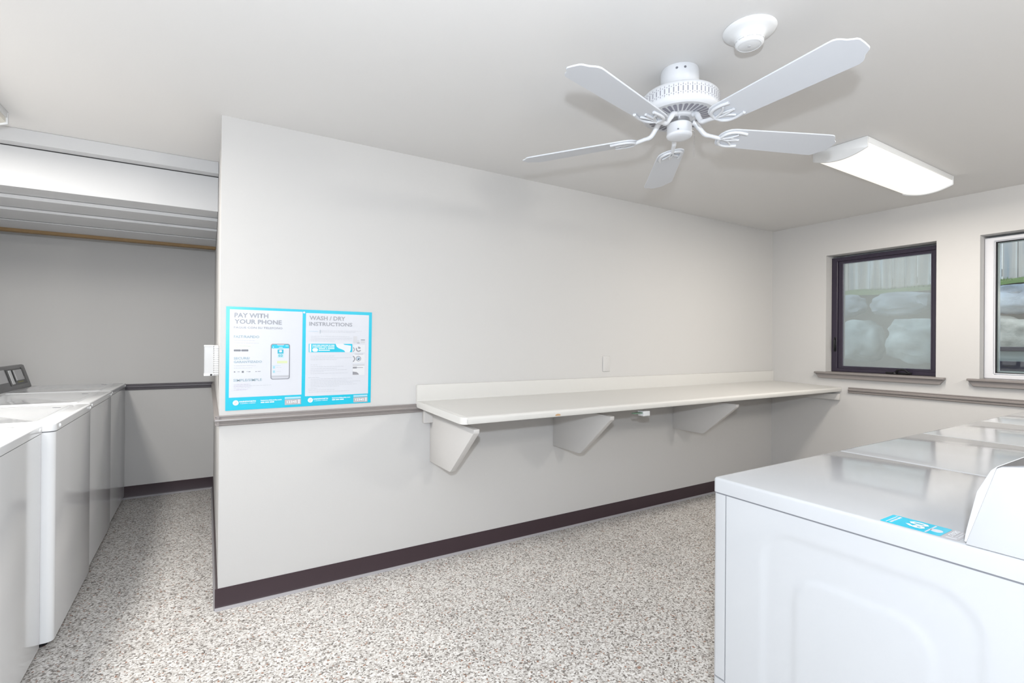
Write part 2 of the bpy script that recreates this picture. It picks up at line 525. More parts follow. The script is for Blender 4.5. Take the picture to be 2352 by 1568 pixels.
# ================================================================== WINDOWS
def ring(x0, x1, y0, y1, z0, z1, w, bev=0.003):
    """rectangular frame ring in a yz plane, w = member widths (left +y, right -y, bottom, top)"""
    wl_, wr_, wb_, wt_ = w if isinstance(w, tuple) else (w,) * 4
    t = bmesh.new()
    o = [(y0, z0), (y1, z0), (y1, z1), (y0, z1)]
    i = [(y0 + wr_, z0 + wb_), (y1 - wl_, z0 + wb_), (y1 - wl_, z1 - wt_), (y0 + wr_, z1 - wt_)]
    vs = {}
    for k, x in enumerate((x0, x1)):
        vs[k] = ([t.verts.new((x, *p)) for p in o], [t.verts.new((x, *p)) for p in i])
    for j in range(4):
        n = (j + 1) % 4
        t.faces.new((vs[0][0][j], vs[0][0][n], vs[0][1][n], vs[0][1][j]))
        t.faces.new((vs[1][0][j], vs[1][1][j], vs[1][1][n], vs[1][0][n]))
        t.faces.new((vs[0][0][j], vs[1][0][j], vs[1][0][n], vs[0][0][n]))
        t.faces.new((vs[0][1][j], vs[0][1][n], vs[1][1][n], vs[1][1][j]))
    bmesh.ops.recalc_face_normals(t, faces=t.faces)
    if bev: bmesh.ops.bevel(t, geom=list(t.edges), offset=bev, segments=1, affect='EDGES')
    return t


def sill(root, y0, y1, zt):
    st = box(L - 0.045, L - 0.0005, y0, y1, zt - 0.016, zt, bev=0.003, seg=2)
    add_box(st, L - 0.006, L + 0.110, y0 + 0.0635, y1 - 0.0815 if y1 > -1 else y1 - 0.0615, zt - 0.014, zt + 0.0015)
    o = obj('window_sill', st, TRIMG, root, 40)
    ap = bmesh.new()
    # apron: back wider at the top, ends cut back
    a = 0.032
    add_prism(ap, [(y0 + 0.004, zt - 0.016), (y1 - 0.004, zt - 0.016), (y1 - a, zt - 0.055), (y0 + a, zt - 0.055)], L - 0.028, L - 0.0005, 'x', bev=0.002, seg=1)
    obj('sill_apron', ap, TRIMG, root)


w1 = struct_root('window_1', 'dark bronze framed casement window with crank')
XF = L + 0.095
obj('window_frame', ring(XF, XF + 0.09, W1[0] + 0.001, W1[1] - 0.002, W1[2] + 0.002, W1[3] - 0.016, (0.048, 0.034, 0.030, 0.034), 0.003), WFD, w1)
sa = obj('sash', ring(XF + 0.014, XF + 0.06, W1[0] + 0.030, W1[1] - 0.050, W1[2] + 0.030, W1[3] - 0.048, (0.038, 0.034, 0.020, 0.022), 0.003), WFD, w1)
obj('glazing_bead', ring(XF + 0.010, XF + 0.05, W1[0] + 0.062, W1[1] - 0.086, W1[2] + 0.048, W1[3] - 0.068, 0.006, 0.001), WFB, w1)
obj('pane', box(XF + 0.040, XF + 0.045, W1[0] + 0.062, W1[1] - 0.086, W1[2] + 0.048, W1[3] - 0.068), GLASS, w1)
obj('insect_screen', box(XF + 0.020, XF + 0.0205, W1[0] + 0.067, W1[1] - 0.091, W1[2] + 0.053, W1[3] - 0.073), SCREEN, w1)
# crank at the bottom rail
ck = bmesh.new()
add_box(ck, XF - 0.014, XF + 0.002, -1.10, -0.93, W1[2] + 0.006, W1[2] + 0.020, bev=0.003)
add_tube(ck, smooth_curve([(XF - 0.02, -1.01, W1[2] + 0.018), (XF - 0.035, -1.03, W1[2] + 0.040), (XF - 0.035, -1.07, W1[2] + 0.042), (XF - 0.03, -1.10, W1[2] + 0.022), (XF - 0.03, -1.12, W1[2] + 0.016)], 5), 0.0085, 8)
add_lathe(ck, [(0, W1[2] + 0.004), (0.014, W1[2] + 0.006), (0.014, W1[2] + 0.02), (0, W1[2] + 0.026)], 16, (XF - 0.018, -1.0))
obj('crank_handle', ck, BLACK, w1, 50, 'black folding crank')
lv = bmesh.new()
add_box(lv, XF - 0.006, XF + 0.002, -0.545, -0.527, 1.27, 1.40, bev=0.003)
add_tube(lv, smooth_curve([(XF - 0.006, -0.536, 1.385), (XF - 0.022, -0.536, 1.375), (XF - 0.026, -0.536, 1.33), (XF - 0.020, -0.536, 1.29), (XF - 0.008, -0.536, 1.278)], 5), 0.006, 8)
obj('lock_lever', lv, BLACK, w1, 50, 'black lock lever')
lk = bmesh.new()
add_box(lk, XF - 0.006, XF + 0.002, -1.285, -1.270, 1.60, 1.68, bev=0.002)
add_box(lk, XF - 0.004, XF + 0.002, -1.282, -1.274, 1.555, 1.60, bev=0.001)
obj('side_latch', lk, LGREY, w1, label='small pale latch tab')
sill(w1, -1.357, -0.42, 1.088)

w2 = struct_root('window_2', 'white vinyl framed window at the right edge')
obj('window_frame', ring(XF - 0.012, XF + 0.09, W2[0] + 0.001, W2[1] - 0.001, W2[2] + 0.002, W2[3] - 0.016, (0.050, 0.046, 0.030, 0.026), 0.004), WFW, w2)
obj('glazing_bead', ring(XF + 0.004, XF + 0.05, W2[0] + 0.045, W2[1] - 0.051, W2[2] + 0.036, W2[3] - 0.041, 0.006, 0.001), WFW, w2)
obj('gasket', ring(XF + 0.012, XF + 0.05, W2[0] + 0.051, W2[1] - 0.057, W2[2] + 0.042, W2[3] - 0.047, 0.004, 0.0005), DARK, w2, label='dark glazing gasket')
obj('spacer', ring(XF + 0.034, XF + 0.05, W2[0] + 0.055, W2[1] - 0.061, W2[2] + 0.046, W2[3] - 0.051, (0.012, 0.012, 0.012, 0.006), 0.001), LGREY, w2)
obj('pane', box(XF + 0.028, XF + 0.032, W2[0] + 0.05, W2[1] - 0.056, W2[2] + 0.04, W2[3] - 0.045), GLASS, w2)
sill(w2, W2[0] - 0.06, -1.487, 1.092)

# ================================================================== OUTSIDE
obj('ground_outside', box(L + TW + 0.001, 12, -7, 5, -0.15, -0.05), SOIL)['kind'] = 'structure'
bank = struct('earth_bank', prism([(7.90, -0.05), (12, -0.05), (12, 2.25), (8.3, 2.13), (7.90, 2.095)], -7, 5, 'y'), SOIL, 'grey earth bank behind the boulders')
# grass lip on top of the bank
gb = bmesh.new()
NX, NY = 14, 120
gv = [[None] * (NY + 1) for _ in range(NX + 1)]
for i in range(NX + 1):
    for j in range(NY + 1):
        x = 7.60 + 0.70 * i / NX; y = -4 + 7 * j / NY
        z = 2.075 + 0.07 * (i / NX) - (0.055 if i == 0 else 0.01 if i == 1 else 0) + 0.035 * noise.noise(Vector((x * 3, y * 2.2, 0))) 
        gv[i][j] = gb.verts.new((x, y, z))
for i in range(NX):
    for j in range(NY):
        gb.faces.new((gv[i][j], gv[i + 1][j], gv[i + 1][j + 1], gv[i][j + 1]))
# blades
for k in range(2600):
    x = random.uniform(7.6, 8.2); y = random.uniform(-3, 2.2); z = 2.06 + 0.07 * (x - 7.5)
    a = random.uniform(0, PI); h = random.uniform(0.02, 0.055); w = 0.004
    p = [gb.verts.new((x - w * math.cos(a), y - w * math.sin(a), z)), gb.verts.new((x + w * math.cos(a), y + w * math.sin(a), z)),
         gb.verts.new((x + random.uniform(-.015, .015), y + random.uniform(-.015, .015), z + h))]
    gb.faces.new(p)
go = obj('grass', gb, GRASS); go['kind'] = 'stuff'
tag(go, 'strip of green grass above the boulders outside', 'grass')


def boulder(c, s, m, seed, label, rz=0.0):
    b = bmesh.new(); bmesh.ops.create_icosphere(b, subdivisions=4, radius=1)
    for v in b.verts:
        d = v.co.normalized()
        # squarish stone
        p = Vector([math.copysign(abs(t) ** 0.72, t) for t in d])
        n1 = noise.noise(d * 1.6 + Vector((seed, 0, 0))); n2 = noise.noise(d * 3.6 + Vector((0, seed, 0))); n3 = abs(noise.noise(d * 2.3 + Vector((0, 0, seed))))
        p = p * (0.97 + 0.20 * n1 + 0.07 * n2 - 0.22 * n3)
        v.co = Vector((p.x * s[0], p.y * s[1], p.z * s[2]))
    o = obj('boulder', b, m, None, 60)
    o.location = c; o.rotation_euler = (seed * 0.13 % 0.2 - 0.1, 0, rz)
    tag(o, label, 'boulder', 'boulders of the retaining wall outside')
    return o


RK = [  # (y, z, sx, sy, sz, material, label)
    (0.72, 1.86, 0.26, 0.345, 0.155, ROCKC, 'flat slate boulder at top left beyond the dark framed window'),
    (-0.02, 1.865, 0.24, 0.345, 0.15, ROCKC, 'flat slate boulder in the middle of the top row beyond the dark framed window'),
    (-0.56, 1.87, 0.24, 0.17, 0.135, ROCKA, 'small grey boulder right in the top row beyond the dark framed window'),
    (-1.09, 1.85, 0.27, 0.315, 0.16, ROCKC, 'slate boulder under the grass beyond the white framed window'),
    (-1.8, 1.86, 0.27, 0.345, 0.155, ROCKB, 'top row boulder behind the white window frame'),
    (0.44, 1.375, 0.33, 0.3, 0.285, ROCKA, 'large pale rounded boulder at left beyond the dark framed window'),
    (-0.27, 1.385, 0.35, 0.36, 0.285, ROCKA, 'large pale sloping boulder at right beyond the dark framed window'),
    (-1.03, 1.375, 0.37, 0.355, 0.29, ROCKB, 'big tan boulder filling the white framed window'),
    (-1.8, 1.37, 0.35, 0.36, 0.285, ROCKA, 'middle row boulder behind the white window frame'),
    (1.08, 1.37, 0.32, 0.29, 0.285, ROCKB, 'tan boulder hidden left of the dark framed window'),
    (0.74, 0.8, 0.37, 0.37, 0.25, ROCKB, 'low tan boulder at left beyond the dark framed window'),
    (-0.04, 0.8, 0.38, 0.36, 0.25, ROCKB, 'low brownish boulder at centre beyond the dark framed window'),
    (-0.8, 0.8, 0.38, 0.355, 0.25, ROCKA, 'low grey boulder between the two windows'),
    (-1.58, 0.8, 0.38, 0.37, 0.25, ROCKB, 'low boulder beyond the white framed window'),
]
struct('rubble_footing', box(6.95, 7.895, -3.5, 2.5, -0.049, 0.555, bev=0.02), CONC, 'low footing under the boulders')
for k, (y, z, sx, sy, sz, m, lab) in enumerate(RK):
    boulder((7.55 - (2.0 - z) * 0.18, y, z), (sx, sy, sz), m, 3.1 + k * 1.7, lab, 0.1 * math.sin(k * 2.1))

fn = thing('board_fence', 'grey weathered vertical board fence beyond the windows', 'fence', (8.35, 0, 2.1))
fb = bmesh.new(); y = -4.5
while y < 3.5:
    w = 0.138; t = random.uniform(-0.004, 0.004)
    add_box(fb, t, 0.018 + t, y, y + w, 0.042 + random.uniform(0, .008), 1.75, bev=0.002, seg=1); y += w + 0.006
obj('board_panel', fb, FENCE, fn)
for z in (0.1, 1.5): obj('fence_rail', box(0.022, 0.06, -4.5, 3.5, z, z + 0.09), FENCE, fn)
for y in (-3, -0.9, 1.2, 3.2): obj('fence_post', box(0.06, 0.15, y, y + 0.09, -0.04, 1.8), FENCE, fn)

pl = thing('window_dark_bands', 'dark horizontal bands low outside the white framed window', 'edging', (6.1, -2.2, -0.05))  # bars built to stand for the dark bands in this window
obj('dark_bar', box(-0.05, 0.05, -0.9, 1.18, 1.335, 1.375, bev=0.004), BANDC, pl)
obj('dark_bar', box(-0.05, 0.05, -0.9, 1.18, 1.16, 1.245, bev=0.004), BANDC, pl)
obj('pale_panel', box(-0.02, 0.02, -0.9, 1.17, 0.0, 1.34), CONC, pl)
for y in (-0.8, 1.05): obj('post', box(0.02, 0.08, y, y + 0.08, 0, 1.35), BANDC, pl)

# ================================================================== COUNTER
ct = thing('folding_counter', 'long cream laminate folding counter with backsplash fixed along the wall', 'counter', (1.016, 0, 0.94))
X1 = L - 0.0015 - 1.016
def tiltz(y): return 0.035 + 0.018 * (y / 0.64)           # top surface height over the root, slopes down to the front
slab = bmesh.new()
NSEG = 10
prof = [(0.0 - 0.0005, tiltz(0)), (-0.600, tiltz(-0.600))]
for k in range(NSEG + 1):                                      # rolled front edge
    a = PI / 2 * k / NSEG
    prof.append((-0.622 - 0.014 * math.sin(a), tiltz(-0.62) - 0.014 + 0.014 * math.cos(a) + 0.0))
prof += [(-0.636, tiltz(-0.636) - 0.030), (-0.633, tiltz(-0.636) - 0.036), (-0.600, tiltz(-0.636) - 0.036), (-0.0005, tiltz(0) - 0.038)]
add_prism(slab, prof, 0.030, X1, 'x')
obj('countertop', slab, LAM, ct, 35)
plan = [(0.0300, -0.0005), (0.0, -0.0005), (0.0, -0.600)] + [(0.030 - 0.030 * math.cos(math.radians(t)), -0.600 - 0.0355 * math.sin(math.radians(t))) for t in (15, 30, 45, 60, 75, 90)]
ec = prism(plan, 0.0, 1.0, 'z')
for v in ec.verts: v.co.z = (tiltz(v.co.y) - 0.0005) if v.co.z > 0.5 else tiltz(v.co.y) - (0.036 if v.co.y < -0.1 else 0.038)
tops = [e for e in ec.edges if all(v.co.z > tiltz(v.co.y) - 0.01 for v in e.verts) and len(e.link_faces) == 2 and not all(v.co.x > 0.0299 for v in e.verts)]
bmesh.ops.bevel(ec, geom=tops, offset=0.003, segments=2, profile=0.5, affect='EDGES')
obj('end_strip', ec, LAM, ct, 35, 'laminate end with rounded front corner')
bs = bmesh.new()
add_box(bs, 0.0, X1, -0.021, -0.0005, tiltz(0) - 0.002, 0.131, bev=0.005, seg=3, edges=lambda c, d: c.z > 0.12)
add_box(bs, 0.0, X1, -0.026, -0.020, tiltz(0) - 0.003, tiltz(0) + 0.003, bev=0.0025)
obj('backsplash', bs, LAM, ct, 40)
obj('seam_strip', box(0.0296, 0.0303, -0.6364, -0.6300, tiltz(-.636) - 0.030, tiltz(-.636) - 0.010), SEAM, ct, label='hairline seam near the front corner')
ch = lathe([(0, 0), (0.016, 0.0006), (0.018, 0)], 20)
xf(ch, lambda c: Vector((0.585 + c.x * 1.0, -0.6362 - c.z, tiltz(-.636) - 0.028 + max(-0.003, c.y * 0.45))))
obj('edge_chip', ch, TAN, ct, label='tan chip in the front edge')
# ledger cleats under the counter
lg = thing('wall_ledger', 'white painted ledger strip under the counter along the long wall', 'ledger', (1.056, 0, 0.842))
obj('ledger_board', box(0.0, 3.60, -0.040, -0.0005, 0.0, 0.084, bev=0.003), BRK, lg, 40)
lr = obj('side_ledger', box(L - 0.035, L - 0.0005, -0.625, -0.042, 0.845, 0.899, bev=0.003), BRK, None, 40)
tag(lr, 'white painted cleat under the right end of the counter by the window wall', 'cleat')
# brackets
BL = [('white plywood bracket under the left end of the counter', 1.107, 0.601), ('white plywood bracket in the middle of the three under the counter', 2.035, 0.603),
      ('white plywood bracket nearest the window corner under the counter', 3.274, 0.622)]
for lab, x, zb in BL:
    bp_ = prism([(-0.0415, 0.897), (-0.585, 0.8835), (-0.585, 0.872), (-0.582, 0.862), (-0.305, zb + 0.006), (-0.290, zb), (-0.0005, zb), (-0.0005, 0.8405), (-0.0415, 0.8405)], x, x + 0.034, 'x', bev=0.003, seg=2)
    o = obj('shelf_bracket', bp_, BRK, None, 30)
    tag(o, lab, 'bracket', 'brackets under the folding counter')
cb_ = thing('cable_clip', 'small white plastic block with green tab under the counter edge', 'clip', (2.33, -0.55, 0.868))
obj('housing', box(-0.03, 0.03, -0.05, 0.0, 0.0, 0.032, bev=0.004), PLAST, cb_, 40)
obj('tab', box(-0.10, -0.031, -0.045, -0.015, 0.018, 0.024, bev=0.001), mat('green_tab', (120, 150, 130), 0.6), cb_, label='grey green tab')

# outlet cover on the wall above the counter
op = thing('outlet_plate', 'flat wall coloured cover plate above the counter', 'cover plate', (2.528, -0.0005, 1.172))
obj('plate', box(-0.036, 0.036, -0.006, 0.0, -0.058, 0.058, bev=0.003), WALL, op, 40)
for z in (-0.042, 0.042): obj('screw', xf(lathe([(0, 0), (0.003, 0), (0.003, 0.001), (0, 0.0015)], 12), lambda c, z=z: Vector((c.x, -0.006 - c.z, z + c.y))), WALL, op)

# ================================================================== POSTER
po = thing('instruction_board', 'cyan bordered laundry instruction poster board on the wall above the chair rail', 'poster', (0.025, -0.0008, 0.982))
PW = 0.722; PH = 0.513
def flat(polys, layer, m, name, parent=po, th=0.0003, label=None):
    b = bmesh.new()
    for p in polys:
        y = -0.0012 - layer * 0.00035
        vs = [b.verts.new((x, y, z)) for x, z in p]
        f = b.faces.new(vs)
    bmesh.ops.recalc_face_normals(b, faces=b.faces)
    for f in b.faces:
        if f.normal.y > 0: f.normal_flip()
    r = bmesh.ops.extrude_face_region(b, geom=list(b.faces))
    for g in r['geom']:
        if isinstance(g, bmesh.types.BMVert): g.co.y -= th
    bmesh.ops.recalc_face_normals(b, faces=b.faces)
    return obj(name, b, m, parent, label=label)
def R4(x0, z0, x1, z1): return [(x0, z0), (x1, z0), (x1, z1), (x0, z1)]
def ptext(s, x, z, w, h, m, layer=2, bold=0.0, name='lettering', parent=po, label=None):
    t = text_mesh(s, w, h, bold=bold)
    for v in t.verts: v.co = Vector((x + v.co.x, -0.0012 - layer * 0.00035 - 0.0003, z + v.co.y))
    return obj(name, t, m, parent, label=label or 'printed words ' + s.lower())

obj('backing', prism([(0.0005, -0.003), (0.719, -0.002), (0.723, 0.512), (0.001, 0.515)], -0.0018, 0.0, 'y'), CYAN, po, label='cyan backing with the border')
LP = flat([[(0.0155, 0.061), (0.351, 0.061), (0.354, 0.501), (0.0165, 0.501)]], 2, PAPER, 'left_sheet', label='white left sheet')
RP = flat([[(0.369, 0.051), (0.7035, 0.050), (0.706, 0.495), (0.371, 0.496)]], 2, PAPER, 'right_sheet', label='white right sheet')
obj('hole', xf(lathe([(0, 0), (0.0055, 0), (0.0055, 0.0004), (0, 0.0004)], 20), lambda c: Vector((0.3615 + c.x, -0.0019 - c.z, 0.498 + c.y))), PAPER, po, label='white round hanging hole')
TLY = 4
ptext('PAY WITH', .0365, .462, .153, .0225, TXG, TLY, 0.03)
ptext('YOUR PHONE', .0365, .431, .216, .0215, TXG, TLY, 0.03)
ptext('PAGUE CON SU TELEFONO', .0345, .4065, .222, .0100, TXG, TLY, 0.015)
ptext('FAST/RAPIDO', .0345, .359, .114, .0125, TXB, TLY, 0.025)
ptext('SECURE/', .035, .2515, .072, .0110, TXB, TLY, 0.025)
ptext('GARANTIZADO', .035, .2335, .126, .0110, TXB, TLY, 0.025)
ptext('SIMPLE/SIMPLE', .034, .141, .128, .0120, TXB, TLY, 0.025)
ptext('WASH / DRY', .388, .460, .187, .0215, TXG, TLY, 0.022)
ptext('INSTRUCTIONS', .387, .429, .226, .0195, TXG, TLY, 0.022)
ptext('PayRange', .062, .316, .048, .0065, GREENINK, TLY)
def fine(lines, name, m, gap=0.0022, h=0.0016, par=po, layer=4):
    ps = []
    for x0, x1, z in lines:
        x = x0
        while x < x1:
            w = min(random.uniform(0.006, 0.018), x1 - x)
            ps.append(R4(x, z, x + w, z + h)); x += w + gap
    return flat(ps, layer, m, name, par, 0.0001)
fine([(.036, .130, .345), (.036, .146, .332), (.036, .133, .219), (.036, .120, .207), (.036, .110, .124), (.036, .205, .117), (.036, .110, .108), (.036, .095, .097)], 'small_print', TXL)
fine([(.048, .104, .126), (.036, .110, .115), (.048, .100, .100)], 'small_print', PURPLE, h=.0018).__setitem__('label', 'pale purple small print')
fine([(.440, .665, .402), (.440, .630, .395), (.395, .600, .371), (.395, .612, .362), (.395, .608, .354), (.395, .520, .346),
      (.395, .520, .264), (.395, .612, .254), (.395, .530, .245), (.395, .430, .217), (.395, .570, .207), (.395, .530, .197), (.395, .585, .188), (.395, .465, .179), (.395, .590, .170),
      (.384, .440, .149), (.396, .615, .140), (.396, .590, .131), (.396, .660, .123), (.396, .620, .115), (.396, .640, .107), (.396, .545, .099), (.384, .430, .088), (.386, .520, .080), (.386, .600, .071)], 'small_print', TXL)
flat([R4(.4415, .386, .4435, .408)], 4, TXB, 'divider', th=0.0001)
flat([R4(.385, .397, .432, .4)], 4, mat('pale_blue_ink', (190, 212, 230), .4), 'blue_line', th=0.0001)
# left sheet pills and card marks
flat([rrect(.035, .066, .2915, .301, .0025), rrect(.068, .0995, .2915, .301, .0025)], 4, DARKINK, 'store_buttons', label='two dark rounded store buttons')
obj('ring_mark', xf(lathe([(0.0045, 0), (0.0062, 0), (0.0062, .0002), (0.0045, .0002)], 20), lambda c: Vector((.0475 + c.x, -0.0027 - c.z, .3165 + c.y))), GREENINK, po)
flat([R4(.036, .187, .043, .191), R4(.052, .188, .062, .190), R4(.071, .184, .080, .193), R4(.093, .188, .096, .191), R4(.100, .187, .110, .190), R4(.132, .187, .138, .190), R4(.142, .188, .156, .190)], 4, DARKINK, 'card_row', th=.0001)
# phone picture
flat([rrect(.2015, .2935, .1455, .3305, .011)], 4, mat('phone_grey', (140, 142, 152), .35), 'phone_case', label='grey phone outline')
flat([rrect(.2060, .2890, .1500, .3260, .008)], 5, PAPER, 'phone_screen')
flat([[(.2060, .307), (.2890, .307), (.2890, .320), (.286, .325), (.280, .3265), (.266, .3265), (.262, .3225), (.234, .3225), (.230, .3265), (.215, .3265), (.209, .325), (.2060, .320)]], 6, CYAN, 'phone_header', label='cyan phone header')
flat([R4(.234, .2795, .262, .301)], 6, mat('teal_print', (0, 178, 206), .35), 'machine_icon')
flat([rrect(.241, .255, .286, .298, .005)], 7, PAPER, 'drum_mark', th=.0001)
flat([R4(.2345, .2585, .2620, .2785)], 6, mat('pale_teal', (176, 220, 230), .4), 'number_box')
ptext('03', .2385, .2630, .019, .0115, mat('teal_number', (70, 170, 190), .4), 7, 0.02)
flat([R4(.232, .229, .281, .2415)], 6, mat('lime_print', (214, 224, 176), .4), 'lime_button')
flat([R4(.206, .2165, .250, .2180), R4(.212, .202, .2225, .2145), R4(.212, .180, .2225, .1925)], 6, mat('sky_print', (160, 208, 224), .4), 'screen_icons')
fine([(.228, .255, .207), (.228, .250, .186)], 'small_print', TXL, layer=6)
flat([R4(.206, .1545, .289, .166)], 6, mat('grey_band', (190, 192, 200), .4), 'screen_footer')
flat([R4(.212, .3115, .2155, .315), R4(.240, .3115, .258, .3135), R4(.272, .3185, .285, .3205)], 7, WHITEINK, 'header_line', th=.0001)
# right sheet banner
flat([R4(.386, .286, .614, .3315)], 4, CYAN, 'banner', label='cyan dosing banner')
flat([R4(.390, .288, .398, .3300)], 5, WHITEINK, 'banner_strip', th=.0001)
flat([[(.524, .3325), (.530, .316), (.540, .308), (.556, .302), (.569, .296), (.577, .285), (.599, .285), (.606, .298), (.607, .322), (.572, .3265), (.563, .3325)]], 5, mat('pale_grey_print', (226, 232, 238), .35), 'cap_picture', label='pale measuring cap picture')
def bar(x0, x1, z, h=.0042): return R4(x0, z, x1, z + h)
flat([bar(.404, .425, .3215), bar(.4275, .445, .3215), bar(.448, .468, .3215), bar(.4705, .486, .3215), bar(.489, .497, .3215), bar(.500, .518, .3215),
      bar(.404, .410, .3125), bar(.413, .455, .3125), bar(.459, .478, .3125), bar(.482, .518, .3125),
      bar(.436, .470, .3035), bar(.474, .480, .3035), bar(.484, .518, .3035), bar(.436, .494, .2945)], 5, WHITEINK, 'banner_words', label='white banner lettering')
flat([rrect(.404, .432, .289, .3085, .0095)], 5, WHITEINK, 'oval_mark', th=.0001)
# four instruction pictures at the right
flat([R4(.619, .335, .640, .375), R4(.641, .335, .652, .352), R4(.661, .336, .684, .3475)], 4, mat('icon_light_grey', (208, 209, 214), .4), 'picture_one', label='machine corner picture')
flat([R4(.661, .353, .684, .3565), R4(.640, .3355, .655, .3375)], 5, DARKINK, 'picture_one_lines', th=.0001)
flat([R4(.619, .285, .684, .327)], 4, mat('icon_pale', (224, 226, 230), .4), 'picture_two')
def arc(cx, cz, r0, r1, a0, a1, n=16):
    o = [(cx + r1 * math.cos(math.radians(a0 + (a1 - a0) * k / n)), cz + r1 * math.sin(math.radians(a0 + (a1 - a0) * k / n))) for k in range(n + 1)]
    i = [(cx + r0 * math.cos(math.radians(a0 + (a1 - a0) * k / n)), cz + r0 * math.sin(math.radians(a0 + (a1 - a0) * k / n))) for k in range(n + 1)]
    return o + i[::-1]
ICG = mat('icon_grey', (150, 151, 158), .4)
flat([arc(.611, .300, .012, .0165, -55, 55), arc(.649, .303, .009, .0155, 150, 330), arc(.649, .303, .0, .013, 20, 110)], 5, ICG, 'picture_two_rings', th=.0001)
flat([R4(.619, .226, .683, .273)], 4, mat('icon_pale', (224, 226, 230), .4), 'picture_three')
flat([R4(.628, .2735, .675, .2755), arc(.609, .248, .015, .021, -58, 58), arc(.648, .249, .0115, .0150, 0, 359)], 5, ICG, 'picture_three_rings', th=.0001)
flat([arc(.648, .249, 0, .010, 0, 359, 24)], 5, mat('icon_blue', (176, 196, 214), .4), 'water_picture', th=.0001)
flat([R4(.617, .157, .683, .216)], 4, mat('icon_pale', (224, 226, 230), .4), 'picture_four')
flat([R4(.618, .194, .640, .2035), R4(.641, .197, .674, .200), [(.617, .159), (.652, .159), (.648, .167), (.638, .174), (.617, .177)], R4(.617, .2115, .683, .214)], 5, ICG, 'picture_four_lines', th=.0001)
# footers
def footer(cx, cz, tx, ux, bx, dz):
    obj('round_emblem', xf(lathe([(0, 0), (0.0128, 0), (0.0128, .0003), (0, .0003)], 28), lambda c: Vector((cx + c.x, -0.0022 - c.z, cz + c.y))), WHITEINK, po, label='white round emblem')
    flat([arc(cx, cz, .0062, .0078, 20, 160), arc(cx, cz, .0062, .0078, 200, 340), [(cx - .005, cz - .004), (cx - .003, cz - .005), (cx + .005, cz + .004), (cx + .003, cz + .005)]], 4, BADGE, 'emblem_ring', th=.0001)
    ptext('HAINSWORTH', tx, cz + .0015, .0740, .0070, WHITEINK, 4, 0.03)
    ptext('A LAUNDRY COMPANY', tx + .004, cz - .0065, .0690, .0042, WHITEINK, 4, 0.01)
    ptext('hainsworthlaundry.com', ux, cz + .0035, .0970, .0058, WHITEINK, 4, 0.03)
    flat([bar(ux, ux + .017, cz - .0065, .0050), bar(ux + .020, ux + .038, cz - .0065, .0050), bar(ux + .041, ux + .062, cz - .0065, .0050)], 4, WHITEINK, 'number_line', th=.0001)
    flat([rrect(bx, bx + .079, cz - .0235 + dz, cz + .0050 + dz, .002)], 4, BADGE, 'code_badge', label='grey code badge')
    flat([R4(bx, cz + .0080 + dz, bx + .078, cz + .0175 + dz)], 4, mat('pale_cyan', (176, 220, 236), .4), 'code_strip')
    ptext('12345', bx + .011, cz - .0145 + dz, .047, .0120, WHITEINK, 6, 0.015)
    flat([R4(bx + .064, cz - .0190 + dz, bx + .074, cz + .0020 + dz)], 6, mat('pale_badge', (222, 222, 228), .4), 'badge_mark', th=.0001)
footer(.0455, .0340, .0615, .158, .270, 0)
footer(.3960, .0290, .4120, .508, .6225, -.002)

# ================================================================== THERMOSTAT GUARD ON THE ALCOVE CORNER
tg = thing('thermostat_guard', 'clear plastic thermostat guard box on the alcove corner wall', 'thermostat guard', (-0.0005, 0.19, 1.142))
gb_ = bmesh.new()
add_box(gb_, -0.022, 0, 0.0, 0.16, 0.0, 0.160, bev=0.003)
obj('vented_base', gb_, DUSTY, tg, 40)
rb = bmesh.new()
for k in range(13): add_box(rb, -0.0235, -0.001, -0.002, 0.160, 0.010 + k * 0.0112, 0.0145 + k * 0.0112)
obj('louvres', rb, PLAST, tg, label='white ribbed vent sides')
cv = bmesh.new()
add_box(cv, -0.066, -0.024, 0.0, 0.003, 0.0, 0.160); add_box(cv, -0.066, -0.024, 0.157, 0.160, 0.0, 0.160)
add_box(cv, -0.066, -0.063, 0.0, 0.160, 0.0, 0.160)
obj('clear_cover', cv, ACRYL, tg)
for za, zb in ((0.153, 0.1605), (0.0, 0.012)):
    obj('cover_rim', box(-0.067, -0.022, -0.001, 0.161, za, zb, bev=0.002), PLAST, tg, 40)
obj('lock', xf(lathe([(0, 0), (0.005, 0), (0.005, .005), (0, .005)], 16), lambda c: Vector((-0.034 + c.x, -0.001 - c.z, 0.006 + c.y))), DARK, tg, 40, 'small dark lock')

# ================================================================== MACHINES
def cabinet(x0, x1, y0, y1, z0, z1, rv, which):
    return box(x0, x1, y0, y1, z0, z1, bev=rv, seg=5, edges=which)

